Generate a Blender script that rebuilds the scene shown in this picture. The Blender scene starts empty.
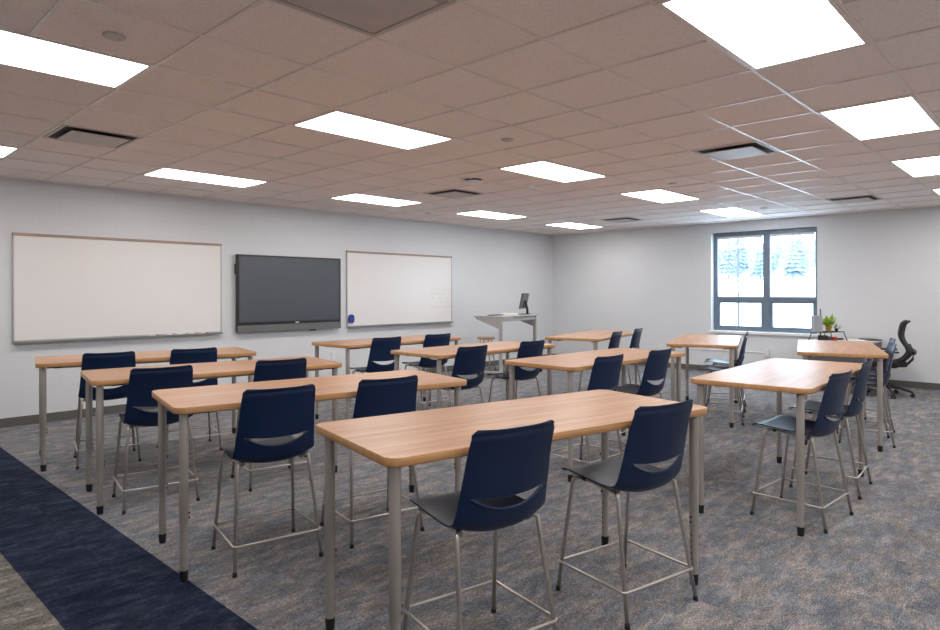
import bpy, bmesh, math, random
from mathutils import Vector, Matrix
random.seed(7)
R = math.radians
scene = bpy.context.scene
COL = scene.collection

# ------------------------------------------------------------------ camera
F_PX, YAW, HY, EYE, ROLL = 647.2, 0.8144, 292.5, 1.502, -0.0020
cd = bpy.data.cameras.new('camera')
cam = bpy.data.objects.new('camera', cd)
COL.objects.link(cam)
cam.location = (0, 0, EYE)
cam.rotation_euler = (Matrix.Rotation(-YAW, 4, 'Z') @ Matrix.Rotation(R(90), 4, 'X') @ Matrix.Rotation(ROLL, 4, 'Z')).to_euler()
cd.sensor_width = 36
cd.lens = F_PX / 940 * 36
cd.shift_y = (HY - 315) / 940
cd.clip_start = 0.05
cd.clip_end = 500
scene.camera = cam

# ------------------------------------------------------------------ world, exposure
w = bpy.data.worlds.new('overcast_sky')
scene.world = w
w.use_nodes = True
bg = w.node_tree.nodes['Background']
bg.inputs[0].default_value = (0.64, 0.82, 1.0, 1)
bg.inputs[1].default_value = 6.5
scene.view_settings.view_transform = 'Standard'
scene.view_settings.look = 'None'
scene.view_settings.gamma = 1
scene.view_settings.exposure = 0.71
LAMP = 8.5
LAMP_COL = (1.0, 0.972, 0.95)

# ------------------------------------------------------------------ room numbers
XC, YW, CE = 12.084, 8.786, 2.80      # window wall, board wall, ceiling
XL, YB = -1.6, -2.9                   # walls behind the camera
TS, LX, LY = 0.6096, 2.6788, 3.2249   # ceiling tile and lattice origin

# ------------------------------------------------------------------ materials
def nodes(name):
    m = bpy.data.materials.new(name); m.use_nodes = True
    nt = m.node_tree
    return m, nt, nt.nodes['Principled BSDF']
def N(nt, kind, **kw):
    n = nt.nodes.new(kind)
    for k, v in kw.items():
        if k in n.inputs: n.inputs[k].default_value = v
        else: setattr(n, k, v)
    return n
def ramp(nt, fac, stops):
    r = nt.nodes.new('ShaderNodeValToRGB')
    cr = r.color_ramp
    while len(cr.elements) < len(stops): cr.elements.new(0.5)
    for e, (p, c) in zip(cr.elements, stops):
        e.position = p; e.color = (*c, 1)
    nt.links.new(fac, r.inputs[0])
    return r.outputs[0]
def mapped(nt, scale=(1, 1, 1), rot=(0, 0, 0), vary=False):
    tc = nt.nodes.new('ShaderNodeTexCoord'); mp = nt.nodes.new('ShaderNodeMapping')
    mp.inputs['Scale'].default_value = scale; mp.inputs['Rotation'].default_value = rot
    src = tc.outputs['Object']
    if vary:
        oi = nt.nodes.new('ShaderNodeObjectInfo'); mul = N(nt, 'ShaderNodeMath', operation='MULTIPLY')
        mul.inputs[1].default_value = 37.0
        nt.links.new(oi.outputs['Random'], mul.inputs[0])
        va = N(nt, 'ShaderNodeVectorMath', operation='ADD')
        nt.links.new(src, va.inputs[0]); nt.links.new(mul.outputs[0], va.inputs[1]); src = va.outputs[0]
    nt.links.new(src, mp.inputs['Vector'])
    return mp.outputs[0]
def plain(name, col, rough=0.5, metal=0.0, var=0.06, scale=6.0, bump=0.0, bscale=200.0, spec=None, coat=0.0):
    m, nt, b = nodes(name)
    v = mapped(nt)
    n = N(nt, 'ShaderNodeTexNoise', Scale=scale, Detail=4.0); nt.links.new(v, n.inputs['Vector'])
    lo = tuple(c * (1 - var) for c in col); hi = tuple(min(1, c * (1 + var)) for c in col)
    nt.links.new(ramp(nt, n.outputs[0], [(0.3, lo), (0.7, hi)]), b.inputs['Base Color'])
    b.inputs['Roughness'].default_value = rough; b.inputs['Metallic'].default_value = metal
    if spec is not None: b.inputs['Specular IOR Level'].default_value = spec
    if coat: b.inputs['Coat Weight'].default_value = coat
    if bump:
        n2 = N(nt, 'ShaderNodeTexNoise', Scale=bscale, Detail=3.0); nt.links.new(v, n2.inputs['Vector'])
        bp = N(nt, 'ShaderNodeBump', Strength=bump, Distance=0.002)
        nt.links.new(n2.outputs[0], bp.inputs['Height']); nt.links.new(bp.outputs[0], b.inputs['Normal'])
    return m
def emis(name, col, s):
    m, nt, b = nodes(name)
    b.inputs['Base Color'].default_value = (0.9, 0.9, 0.9, 1)
    b.inputs['Emission Color'].default_value = (*col, 1); b.inputs['Emission Strength'].default_value = s
    return m

def block_wall(name, axis):
    m, nt, b = nodes(name)
    tc = nt.nodes.new('ShaderNodeTexCoord'); sp = nt.nodes.new('ShaderNodeSeparateXYZ'); cb = nt.nodes.new('ShaderNodeCombineXYZ')
    nt.links.new(tc.outputs['Object'], sp.inputs[0])
    nt.links.new(sp.outputs[axis], cb.inputs[0]); nt.links.new(sp.outputs[2], cb.inputs[1])
    br = nt.nodes.new('ShaderNodeTexBrick')
    br.offset = 0.5
    for k, v in {'Scale': 1.0, 'Mortar Size': 0.0045, 'Mortar Smooth': 0.6, 'Brick Width': 0.4064, 'Row Height': 0.2032, 'Bias': 0.0}.items():
        br.inputs[k].default_value = v
    br.inputs['Color1'].default_value = (0.70, 0.714, 0.735, 1); br.inputs['Color2'].default_value = (0.688, 0.702, 0.722, 1)
    br.inputs['Mortar'].default_value = (0.662, 0.675, 0.695, 1)
    nt.links.new(cb.outputs[0], br.inputs['Vector'])
    nt.links.new(br.outputs['Color'], b.inputs['Base Color'])
    n = N(nt, 'ShaderNodeTexNoise', Scale=60.0, Detail=5.0); nt.links.new(tc.outputs['Object'], n.inputs['Vector'])
    mx = N(nt, 'ShaderNodeMath', operation='MULTIPLY_ADD'); mx.inputs[1].default_value = -1.0
    ns = N(nt, 'ShaderNodeMath', operation='MULTIPLY'); ns.inputs[1].default_value = 0.25
    nt.links.new(n.outputs[0], ns.inputs[0])
    nt.links.new(br.outputs['Fac'], mx.inputs[0]); nt.links.new(ns.outputs[0], mx.inputs[2])
    bp = N(nt, 'ShaderNodeBump', Strength=0.3, Distance=0.004)
    nt.links.new(mx.outputs[0], bp.inputs['Height']); nt.links.new(bp.outputs[0], b.inputs['Normal'])
    b.inputs['Roughness'].default_value = 0.42
    return m
M_WALL_X = block_wall('painted_block_along_x', 0)
M_WALL_Y = block_wall('painted_block_along_y', 1)

def carpet(name, stops, stops2, streak=(2.6, 6.2)):
    m, nt, b = nodes(name)
    tc = nt.nodes.new('ShaderNodeTexCoord')
    # the pattern direction of the carpet squares runs slantwise to the walls in stretched blotches
    mp = nt.nodes.new('ShaderNodeMapping'); mp.inputs['Scale'].default_value = (streak[0], streak[1], 1)
    nt.links.new(tc.outputs['Object'], mp.inputs['Vector'])
    # every carpet square shifts the pattern
    sn = N(nt, 'ShaderNodeVectorMath', operation='SNAP'); sn.inputs[1].default_value = (0.61, 0.61, 1)
    nt.links.new(tc.outputs['Object'], sn.inputs[0])
    wn = N(nt, 'ShaderNodeTexWhiteNoise'); nt.links.new(sn.outputs[0], wn.inputs['Vector'])
    sc = N(nt, 'ShaderNodeVectorMath', operation='SCALE'); sc.inputs['Scale'].default_value = 0.8
    nt.links.new(wn.outputs['Color'], sc.inputs[0])
    ad = N(nt, 'ShaderNodeVectorMath', operation='ADD'); nt.links.new(mp.outputs[0], ad.inputs[0]); nt.links.new(sc.outputs[0], ad.inputs[1])
    n1 = N(nt, 'ShaderNodeTexNoise', Scale=1.9, Detail=12.0, Roughness=0.82); nt.links.new(ad.outputs[0], n1.inputs['Vector'])
    n2 = N(nt, 'ShaderNodeTexNoise', Scale=1.6, Detail=6.0, Roughness=0.7); 
    off = N(nt, 'ShaderNodeVectorMath', operation='ADD'); off.inputs[1].default_value = (13, 7, 3)
    nt.links.new(ad.outputs[0], off.inputs[0]); nt.links.new(off.outputs[0], n2.inputs['Vector'])
    c1 = ramp(nt, n1.outputs[0], stops)
    c2 = ramp(nt, n1.outputs[0], stops2)
    mix = N(nt, 'ShaderNodeMix', data_type='RGBA')
    f2 = ramp(nt, n2.outputs[0], [(0.475, (0, 0, 0)), (0.525, (1, 1, 1))])
    nt.links.new(f2, mix.inputs[0]); nt.links.new(c1, mix.inputs[6]); nt.links.new(c2, mix.inputs[7])
    # yarn weave
    mp2 = nt.nodes.new('ShaderNodeMapping'); mp2.inputs['Scale'].default_value = (60, 150, 60)
    nt.links.new(tc.outputs['Object'], mp2.inputs['Vector'])
    n3 = N(nt, 'ShaderNodeTexNoise', Scale=1.0, Detail=2.0); nt.links.new(mp2.outputs[0], n3.inputs['Vector'])
    yarn = ramp(nt, n3.outputs[0], [(0.30, (0.48, 0.48, 0.48)), (0.70, (1.45, 1.45, 1.45))])
    mu = N(nt, 'ShaderNodeMix', data_type='RGBA', blend_type='MULTIPLY'); mu.inputs[0].default_value = 1.0
    nt.links.new(mix.outputs[2], mu.inputs[6]); nt.links.new(yarn, mu.inputs[7])
    nt.links.new(mu.outputs[2], b.inputs['Base Color'])
    bp = N(nt, 'ShaderNodeBump', Strength=0.8, Distance=0.005); nt.links.new(n3.outputs[0], bp.inputs['Height'])
    nt.links.new(bp.outputs[0], b.inputs['Normal'])
    b.inputs['Roughness'].default_value = 0.95; b.inputs['Specular IOR Level'].default_value = 0.15
    return m
M_CARPET = carpet('grey_carpet', [(0.39, (0.105, 0.118, 0.142)), (0.5, (0.17, 0.18, 0.203)), (0.61, (0.27, 0.27, 0.28))],
                  [(0.39, (0.125, 0.125, 0.135)), (0.5, (0.215, 0.20, 0.195)), (0.61, (0.36, 0.32, 0.30))])
M_NAVY = carpet('navy_carpet', [(0.40, (0.004, 0.007, 0.021)), (0.50, (0.012, 0.019, 0.046)), (0.62, (0.040, 0.050, 0.088))],
                [(0.40, (0.006, 0.010, 0.026)), (0.50, (0.016, 0.022, 0.048)), (0.62, (0.052, 0.055, 0.082))])
M_TAUPE = carpet('taupe_carpet', [(0.40, (0.07, 0.07, 0.066)), (0.5, (0.14, 0.135, 0.12)), (0.60, (0.34, 0.315, 0.265))],
                 [(0.36, (0.08, 0.08, 0.085)), (0.5, (0.16, 0.15, 0.135)), (0.66, (0.27, 0.25, 0.215))])

def ceiling_tile():
    m, nt, b = nodes('speckled_ceiling_tile')
    v = mapped(nt)
    n = N(nt, 'ShaderNodeTexNoise', Scale=75.0, Detail=4.0, Roughness=0.7); nt.links.new(v, n.inputs['Vector'])
    nt.links.new(ramp(nt, n.outputs[0], [(0.32, (0.80, 0.69, 0.65)), (0.46, (0.95, 0.85, 0.80)), (0.7, (0.97, 0.88, 0.84))]), b.inputs['Base Color'])
    bp = N(nt, 'ShaderNodeBump', Strength=0.5, Distance=0.004); nt.links.new(n.outputs[0], bp.inputs['Height'])
    nt.links.new(bp.outputs[0], b.inputs['Normal'])
    b.inputs['Roughness'].default_value = 0.9
    return m
M_TILE = ceiling_tile()
M_GRID = plain('ceiling_grid_white', (0.82, 0.74, 0.70), 0.28)

def wood(name, c1, c2, c3, rough=0.3):
    m, nt, b = nodes(name)
    v = mapped(nt, (1.2, 22, 22), vary=True)
    n = N(nt, 'ShaderNodeTexNoise', Scale=1.0, Detail=7.0, Roughness=0.6, Distortion=0.3); nt.links.new(v, n.inputs['Vector'])
    v2 = mapped(nt, (5, 130, 130), vary=True)
    n2 = N(nt, 'ShaderNodeTexNoise', Scale=1.0, Detail=3.0); nt.links.new(v2, n2.inputs['Vector'])
    mx = N(nt, 'ShaderNodeMix', data_type='FLOAT'); mx.inputs[0].default_value = 0.35
    nt.links.new(n.outputs[0], mx.inputs[2]); nt.links.new(n2.outputs[0], mx.inputs[3])
    nt.links.new(ramp(nt, mx.outputs[0], [(0.38, c1), (0.5, c2), (0.62, c3)]), b.inputs['Base Color'])
    b.inputs['Roughness'].default_value = rough
    return m
M_WOOD = wood('laminate_maple', (0.36, 0.185, 0.092), (0.44, 0.234, 0.124), (0.545, 0.31, 0.175), 0.36)
M_EDGE = wood('edge_band_maple', (0.44, 0.22, 0.085), (0.52, 0.275, 0.115), (0.58, 0.32, 0.145), 0.38)
M_LEG = plain('silver_painted_steel', (0.41, 0.375, 0.345), 0.38, 0.35, 0.03)
M_CHROME = plain('satin_nickel_steel', (0.50, 0.46, 0.43), 0.30, 0.65, 0.03)
M_BLACK = plain('black_rubber', (0.012, 0.012, 0.013), 0.55)
M_BLKPL = plain('black_plastic', (0.022, 0.022, 0.024), 0.4)
M_SHELL = plain('navy_polypropylene', (0.0032, 0.0165, 0.060), 0.38, 0.0, 0.05, 5.0, 0.12, 400.0, spec=0.38)
M_BASE = plain('charcoal_vinyl_base', (0.115, 0.108, 0.100), 0.5)
M_BOARD = plain('whiteboard_enamel', (0.80, 0.775, 0.76), 0.30, 0.0, 0.01, 2.0)
M_ALU = plain('brushed_aluminium', (0.50, 0.49, 0.48), 0.35, 0.7)
M_CORK = plain('tan_map_rail', (0.40, 0.30, 0.24), 0.7)
M_TRAYG = plain('grey_tray', (0.22, 0.22, 0.22), 0.45)
M_SCREEN = plain('display_glass', (0.068, 0.078, 0.098), 0.22, 0.0, 0.02, spec=0.8)
M_BEZEL = plain('display_bezel', (0.018, 0.018, 0.020), 0.35)
M_SOUNDBAR = plain('display_grey_bar', (0.14, 0.14, 0.14), 0.45)
M_WFRAME = plain('bloom_tinted_aluminium', (0.15, 0.195, 0.25), 0.35, 0.1)  # dark frame painted paler and bluer to carry the window bloom
M_SILL = plain('white_sill', (0.82, 0.82, 0.82), 0.4)
M_WHITE = plain('white_plastic', (0.74, 0.73, 0.72), 0.4)
M_DIFF = plain('white_painted_metal', (0.56, 0.50, 0.475), 0.45)
M_DARKGAP = plain('recess_shade', (0.03, 0.03, 0.03), 0.7)  # near-black colour standing in for shade in the vent recess
M_LENS = emis('lamp_lens', LAMP_COL, LAMP)
M_INK = plain('faint_ink', (0.50, 0.49, 0.49), 0.6)
M_BLUE = plain('blue_felt', (0.015, 0.04, 0.30), 0.5)
M_RED = plain('red_plastic', (0.5, 0.04, 0.03), 0.4)
M_PALEBLUE = plain('pale_blue_plastic', (0.30, 0.36, 0.55), 0.4)
M_PINK = plain('dusty_red_plastic', (0.45, 0.16, 0.14), 0.4)
M_PODIUM = plain('greige_painted_steel', (0.44, 0.42, 0.395), 0.42, 0.1)
M_PAPER = plain('paper', (0.82, 0.80, 0.78), 0.8)
M_BROWN = plain('brown_leatherette', (0.16, 0.12, 0.10), 0.6)
M_MONGREY = plain('grey_monitor_case', (0.10, 0.105, 0.11), 0.4)
M_STOOL = wood('stool_maple', (0.35, 0.20, 0.10), (0.43, 0.25, 0.13), (0.5, 0.3, 0.17), 0.4)
M_DESK = plain('desk_laminate', (0.55, 0.50, 0.47), 0.35)
M_DESKDK = plain('desk_panel_grey', (0.10, 0.10, 0.105), 0.5)
M_LEAF = plain('yellow_green_leaf', (0.36, 0.50, 0.06), 0.5, 0, 0.35, 30)
M_LEAF2 = plain('olive_leaf', (0.16, 0.22, 0.07), 0.5, 0, 0.3, 30)
M_POT = plain('mustard_pot', (0.42, 0.30, 0.05), 0.5)
M_FABRIC = plain('black_mesh_fabric', (0.018, 0.017, 0.017), 0.85, 0, 0.2, 120)
M_SNOW = plain('snow', (0.86, 0.88, 0.92), 0.8, 0, 0.02, 0.3)
M_TREE = plain('frosty_hazed_branches', (0.20, 0.25, 0.30), 0.9, 0, 0.35, 1.5)  # distance haze is mixed into the frosty branch colour
M_BARK = plain('grey_bark', (0.10, 0.105, 0.115), 0.9)
M_FOLDER = plain('pale_grey_plastic', (0.38, 0.40, 0.44), 0.5)
def glass():
    m, nt, b = nodes('clear_glass')
    b.inputs['Base Color'].default_value = (1, 1, 1, 1); b.inputs['Roughness'].default_value = 0.0
    b.inputs['Transmission Weight'].default_value = 1.0; b.inputs['IOR'].default_value = 1.0
    g = nt.nodes.new('ShaderNodeBsdfGlossy'); g.inputs['Roughness'].default_value = 0.02
    t = nt.nodes.new('ShaderNodeBsdfTransparent'); t.inputs[0].default_value = (0.95, 0.97, 0.97, 1)
    mx = nt.nodes.new('ShaderNodeMixShader'); mx.inputs[0].default_value = 0.05
    nt.links.new(t.outputs[0], mx.inputs[1]); nt.links.new(g.outputs[0], mx.inputs[2])
    nt.links.new(mx.outputs[0], nt.nodes['Material Output'].inputs['Surface'])
    return m
M_GLASS = glass()

# ------------------------------------------------------------------ helpers
def box(bm, x0, x1, y0, y1, z0, z1, mi=0, bev=0.0):
    vs = [bm.verts.new((x, y, z)) for x in (x0, x1) for y in (y0, y1) for z in (z0, z1)]
    fs = []
    for q in ((0, 1, 3, 2), (4, 6, 7, 5), (0, 4, 5, 1), (2, 3, 7, 6), (0, 2, 6, 4), (1, 5, 7, 3)):
        f = bm.faces.new([vs[i] for i in q]); f.material_index = mi; fs.append(f)
    if bev:
        es = list({e for f in fs for e in f.edges})
        bmesh.ops.bevel(bm, geom=es, offset=bev, segments=2, profile=0.5, affect='EDGES')
    return vs
def tube(bm, pts, r, seg=10, mi=0, caps=True, closed=False):
    pts = [Vector(p) for p in pts]
    rr = r if isinstance(r, (list, tuple)) else [r] * len(pts)
    rings = []
    n = len(pts)
    up = Vector((0, 0, 1))
    for i, p in enumerate(pts):
        if closed: d = (pts[(i + 1) % n] - pts[i - 1])
        else: d = pts[min(i + 1, n - 1)] - pts[max(i - 1, 0)]
        d.normalize()
        a = d.cross(up)
        if a.length < 1e-3: a = d.cross(Vector((0, 1, 0)))
        a.normalize(); b = d.cross(a).normalized()
        rings.append([bm.verts.new(p + (a * math.cos(2 * math.pi * k / seg) + b * math.sin(2 * math.pi * k / seg)) * rr[i]) for k in range(seg)])
    cnt = n if closed else n - 1
    for i in range(cnt):
        A, B = rings[i], rings[(i + 1) % n]
        for k in range(seg):
            f = bm.faces.new((A[k], A[(k + 1) % seg], B[(k + 1) % seg], B[k])); f.smooth = True; f.material_index = mi
    if caps and not closed:
        for rg, rev in ((rings[0], True), (rings[-1], False)):
            f = bm.faces.new(list(reversed(rg)) if rev else rg); f.material_index = mi
def lathe(bm, prof, seg=24, mi=0, cx=0, cy=0):
    def ring(r, z): return [bm.verts.new((cx + r * math.cos(2 * math.pi * k / seg), cy + r * math.sin(2 * math.pi * k / seg), z)) for k in range(seg)]
    A = None; first_r = None
    for i in range(len(prof) - 1):
        (r0, z0), (r1, z1) = prof[i], prof[i + 1]
        if A is None: A = ring(r0, z0); first_r = A
        else:
            rp_, zp_ = prof[i - 1]
            a1 = Vector((r0 - rp_, z0 - zp_)); a2 = Vector((r1 - r0, z1 - z0))
            if a1.angle(a2, 0) > 0.45: A = ring(r0, z0)
        Bq = ring(r1, z1)
        for k in range(seg):
            f = bm.faces.new((A[k], A[(k + 1) % seg], Bq[(k + 1) % seg], Bq[k])); f.smooth = True; f.material_index = mi
        A = Bq
    bm.faces.new(list(reversed(ring(*prof[0])))); bm.faces.new(ring(*prof[-1]))
def prism(bm, outline, z0, z1, mi=0):
    a = [bm.verts.new((x, y, z0)) for x, y in outline]; b = [bm.verts.new((x, y, z1)) for x, y in outline]
    n = len(outline)
    bm.faces.new(list(reversed(a))).material_index = mi; bm.faces.new(b).material_index = mi
    for k in range(n): bm.faces.new((a[k], a[(k + 1) % n], b[(k + 1) % n], b[k])).material_index = mi
def rrect(hx, hy, r, seg=7):
    out = []
    for sx, sy, a0 in ((1, 1, 0), (-1, 1, 90), (-1, -1, 180), (1, -1, 270)):
        for k in range(seg + 1):
            a = R(a0 + 90 * k / seg)
            out.append((sx * (hx - r) + r * math.cos(a), sy * (hy - r) + r * math.sin(a)))
    return out
def obj(name, bm, mats, parent=None, normals=True):
    if normals: bmesh.ops.recalc_face_normals(bm, faces=bm.faces[:])
    me = bpy.data.meshes.new(name); bm.to_mesh(me); bm.free()
    for m in (mats if isinstance(mats, (list, tuple)) else [mats]): me.materials.append(m)
    o = bpy.data.objects.new(name, me); COL.objects.link(o)
    if parent: o.parent = parent
    return o
def B(): return bmesh.new()
def tag(o, label, cat, group=None, kind=None):
    if label: o['label'] = label
    if cat: o['category'] = cat
    if group: o['group'] = group
    if kind: o['kind'] = kind
    return o
def struct(name, bm, mats):
    o = obj(name, bm, mats); o['kind'] = 'structure'
    return o
def thing(name, label, cat, loc=(0, 0, 0), rz=0.0, group=None):
    o = bpy.data.objects.new(name, None); COL.objects.link(o)
    o.empty_display_size = 0.1
    o.location = loc; o.rotation_euler = (0, 0, rz)
    return tag(o, label, cat, group)
KIDS = {}
def dup(root, loc, rz, label=None, group=None):
    r = root.copy(); COL.objects.link(r); r.location = loc; r.rotation_euler = (0, 0, rz)
    if label: r['label'] = label
    if group: r['group'] = group
    for ch in list(root.children):
        c = ch.copy(); COL.objects.link(c); c.parent = r
        for g in list(ch.children):
            d = g.copy(); COL.objects.link(d); d.parent = c
    return r

# ------------------------------------------------------------------ room shell
bm = B(); box(bm, 1.449, XC + 0.3, YB - 0.2, YW + 0.2, -0.1, 0); struct('floor', bm, M_CARPET)
bm = B(); box(bm, 0.858, 1.449, YB - 0.2, YW + 0.2, -0.1, 0); o = struct('floor', bm, M_NAVY)
bm = B(); box(bm, XL - 0.2, 0.858, YB - 0.2, YW + 0.2, -0.1, 0); struct('floor', bm, M_TAUPE)

bm = B(); box(bm, XL - 0.2, XC + 0.3, YW, YW + 0.2, 0, CE + 0.3); struct('wall_front', bm, M_WALL_X)
bm = B(); box(bm, XL - 0.2, XC + 0.3, YB - 0.2, YB, 0, CE + 0.3); struct('wall_back', bm, M_WALL_X)
bm = B(); box(bm, XL - 0.2, XL, YB, YW, 0, CE + 0.3); struct('wall_left', bm, M_WALL_Y)
WY0, WY1, WZ0, WZ1 = 3.268, 5.105, 0.775, 2.62     # window opening
bm = B()
box(bm, XC, XC + 0.3, YB, WY0, 0, CE + 0.3)
box(bm, XC, XC + 0.3, WY1, YW, 0, CE + 0.3)
box(bm, XC, XC + 0.3, WY0, WY1, 0, WZ0)
box(bm, XC, XC + 0.3, WY0, WY1, WZ1, CE + 0.3)
struct('wall_right', bm, M_WALL_Y)
bm = B(); box(bm, XL, XC, YW - 0.012, YW, 0, 0.102, bev=0.003); struct('baseboard_front', bm, M_BASE)
bm = B(); box(bm, XC - 0.012, XC, YB, YW, 0, 0.102, bev=0.003); struct('baseboard_right', bm, M_BASE)
bm = B(); box(bm, XL, XL + 0.012, YB, YW, 0, 0.102, bev=0.003); struct('baseboard_left', bm, M_BASE)
bm = B(); box(bm, XL, XC, YB, YB + 0.012, 0, 0.102, bev=0.003); struct('baseboard_back', bm, M_BASE)

# ceiling: tile field and T-bar grid
bm = B(); box(bm, XL, XC, YB, YW, CE + 0.006, CE + 0.1); struct('ceiling', bm, M_TILE)
bm = B()
xs = [LX + i * TS for i in range(-8, 17) if XL < LX + i * TS < XC]
ys = [LY + j * TS for j in range(-12, 11) if YB < LY + j * TS < YW]
for x in xs: box(bm, x - 0.009, x + 0.009, YB, YW, CE - 0.001, CE + 0.012)
for y in ys: box(bm, XL, XC, y - 0.0085, y + 0.0085, CE - 0.0015, CE + 0.012)
box(bm, XL, XC, YW - 0.022, YW, CE - 0.002, CE + 0.012); box(bm, XC - 0.022, XC, YB, YW, CE - 0.002, CE + 0.012)
g = struct('trim_1', bm, M_GRID)

# ------------------------------------------------------------------ window
fx0, fx1 = XC + 0.12, XC + 0.19
wroot = bpy.data.objects.new('window_1', None); COL.objects.link(wroot); wroot['kind'] = 'structure'
wroot.location = (XC + 0.15, (WY0 + WY1) / 2, WZ0)
def wpart(name, bm, mat):
    o = obj(name, bm, mat, wroot); o.matrix_parent_inverse = Matrix.Translation(-Vector(wroot.location)); return o
ym = 4.135
bm = B()
box(bm, fx0, fx1, WY1 - 0.075, WY1, WZ0, WZ1, bev=0.004); box(bm, fx0, fx1, WY0, WY0 + 0.06, WZ0, WZ1, bev=0.004)
box(bm, fx0 - 0.005, fx1, ym - 0.06, ym + 0.06, WZ0, WZ1, bev=0.004)
box(bm, fx0 - 0.004, fx1, WY0 + 0.05, WY1 - 0.07, WZ1 - 0.085, WZ1, bev=0.004)
box(bm, fx0 - 0.004, fx1, WY0 + 0.05, WY1 - 0.07, WZ0, WZ0 + 0.06, bev=0.004)
box(bm, fx0 - 0.003, fx1, WY0 + 0.05, WY1 - 0.07, 1.325, 1.415, bev=0.004)
wpart('window_frame', bm, M_WFRAME)
for (a, b) in ((ym + 0.06, WY1 - 0.075), (WY0 + 0.06, ym - 0.06)):
    bm = B()   # hopper sash frame
    s = 0.042
    box(bm, fx0 + 0.005, fx1 - 0.01, a, a + s, WZ0 + 0.05, 1.335, bev=0.003); box(bm, fx0 + 0.005, fx1 - 0.01, b - s, b, WZ0 + 0.05, 1.335, bev=0.003)
    box(bm, fx0 + 0.004, fx1 - 0.01, a + s, b - s, WZ0 + 0.05, WZ0 + 0.095, bev=0.003); box(bm, fx0 + 0.004, fx1 - 0.01, a + s, b - s, 1.295, 1.335, bev=0.003)
    sash = wpart('sash', bm, M_WFRAME)
    bm = B(); box(bm, fx0 + 0.03, fx0 + 0.036, a, b, 1.41, WZ1 - 0.08); wpart('upper_pane', bm, M_GLASS)
    bm = B(); box(bm, fx0 + 0.03, fx0 + 0.036, a + s - 0.005, b - s + 0.005, WZ0 + 0.09, 1.30); wpart('lower_pane', bm, M_GLASS)
    for c in (a + (b - a) * 0.27, a + (b - a) * 0.73):   # pull rails
        bm = B()
        q = 0.125
        tube(bm, [(fx0 + 0.004, c - q, WZ0 + 0.085), (fx0 - 0.03, c - q, WZ0 + 0.09), (fx0 - 0.03, c - q + 0.01, WZ0 + 0.185), (fx0 - 0.03, c + q - 0.01, WZ0 + 0.185), (fx0 - 0.03, c + q, WZ0 + 0.09), (fx0 + 0.004, c + q, WZ0 + 0.085)], 0.006, 6)
        wpart('sash_handle', bm, M_ALU)
    bm = B(); tube(bm, [(fx0 - 0.02, a + 0.01, WZ1 - 0.105), (fx0 - 0.02, b - 0.01, WZ1 - 0.105)], 0.024, 12)
    wpart('blind_roll', bm, M_WHITE)
bm = B(); box(bm, XC - 0.035, XC + 0.125, WY0 - 0.03, WY1 + 0.035, WZ0 - 0.045, WZ0 + 0.004, bev=0.006)
wpart('window_sill', bm, M_SILL)

# ------------------------------------------------------------------ outside
bm = B()
nx, ny = 26, 30
gv = []
for i in range(nx):
    row = []
    for j in range(ny):
        x = XC + 0.32 + (i / (nx - 1)) ** 1.5 * 150; y = -60 + j / (ny - 1) * 200
        d = x - XC
        z = -0.45 + max(0, d - 8) * 0.062 + 0.25 * math.sin(y * 0.11 + d * 0.05) * min(1, d / 30)
        row.append(bm.verts.new((x, y, z)))
    gv.append(row)
for i in range(nx - 1):
    for j in range(ny - 1): bm.faces.new((gv[i][j], gv[i + 1][j], gv[i + 1][j + 1], gv[i][j + 1])).smooth = True
struct('ground', bm, M_SNOW)
def conifer_bm(h, w_, rnd):
    bm = B()
    tube(bm, [(0, 0, 0), (0, 0, h * 0.95)], [0.18, 0.04], 6)
    n = 9
    for k in range(n):
        z0 = h * (0.12 + 0.82 * k / n); rr = w_ * (1 - k / n) ** 0.8 * rnd.uniform(0.85, 1.15)
        seg = 14; dz = h * 0.16
        top = bm.verts.new((0, 0, z0 + dz)); ring = []
        for s in range(seg):
            a = 2 * math.pi * s / seg + k
            q = rr * (1.0 if s % 2 else 0.62) * rnd.uniform(0.8, 1.2)
            ring.append(bm.verts.new((q * math.cos(a), q * math.sin(a), z0 - (0.25 if s % 2 else 0) + rnd.uniform(-.1, .1))))
        for s in range(seg): bm.faces.new((ring[s], ring[(s + 1) % seg], top))
        bm.faces.new(list(reversed(ring)))
    return bm
rnd = random.Random(3)
protos = []
for k in range(3):
    o = obj('conifer', conifer_bm(1.0 * 9, 2.6, rnd), M_TREE); protos.append(o)
def tz(x, y): return -0.45 + max(0, x - XC - 8) * 0.062 + 0.25 * math.sin(y * 0.11 + (x - XC) * 0.05) * min(1, (x - XC) / 30)
first = [True] * 3
k = 0
for row in range(3):
    for q in range(12):
        # a belt of trees seen through the window, about 75 to 90 m out
        x = 76 + row * 5.5 + rnd.uniform(-.5, .5); y = 12.5 + q * 3.5 + row * 1.25 + rnd.uniform(-.15, .15)
        p = k % 3; k += 1
        if first[p]: o = protos[p]; first[p] = False
        else: o = protos[p].copy(); COL.objects.link(o)
        s = rnd.uniform(0.5, 0.6)
        o.location = (x, y, tz(x, y) - 0.2); o.rotation_euler = (0, 0, rnd.uniform(0, 6)); o.scale = (s, s, s)
        tag(o, 'hazy blue-grey conifer in the belt of trees beyond the snow outside the window', 'tree', 'trees beyond the snowy field')
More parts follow.
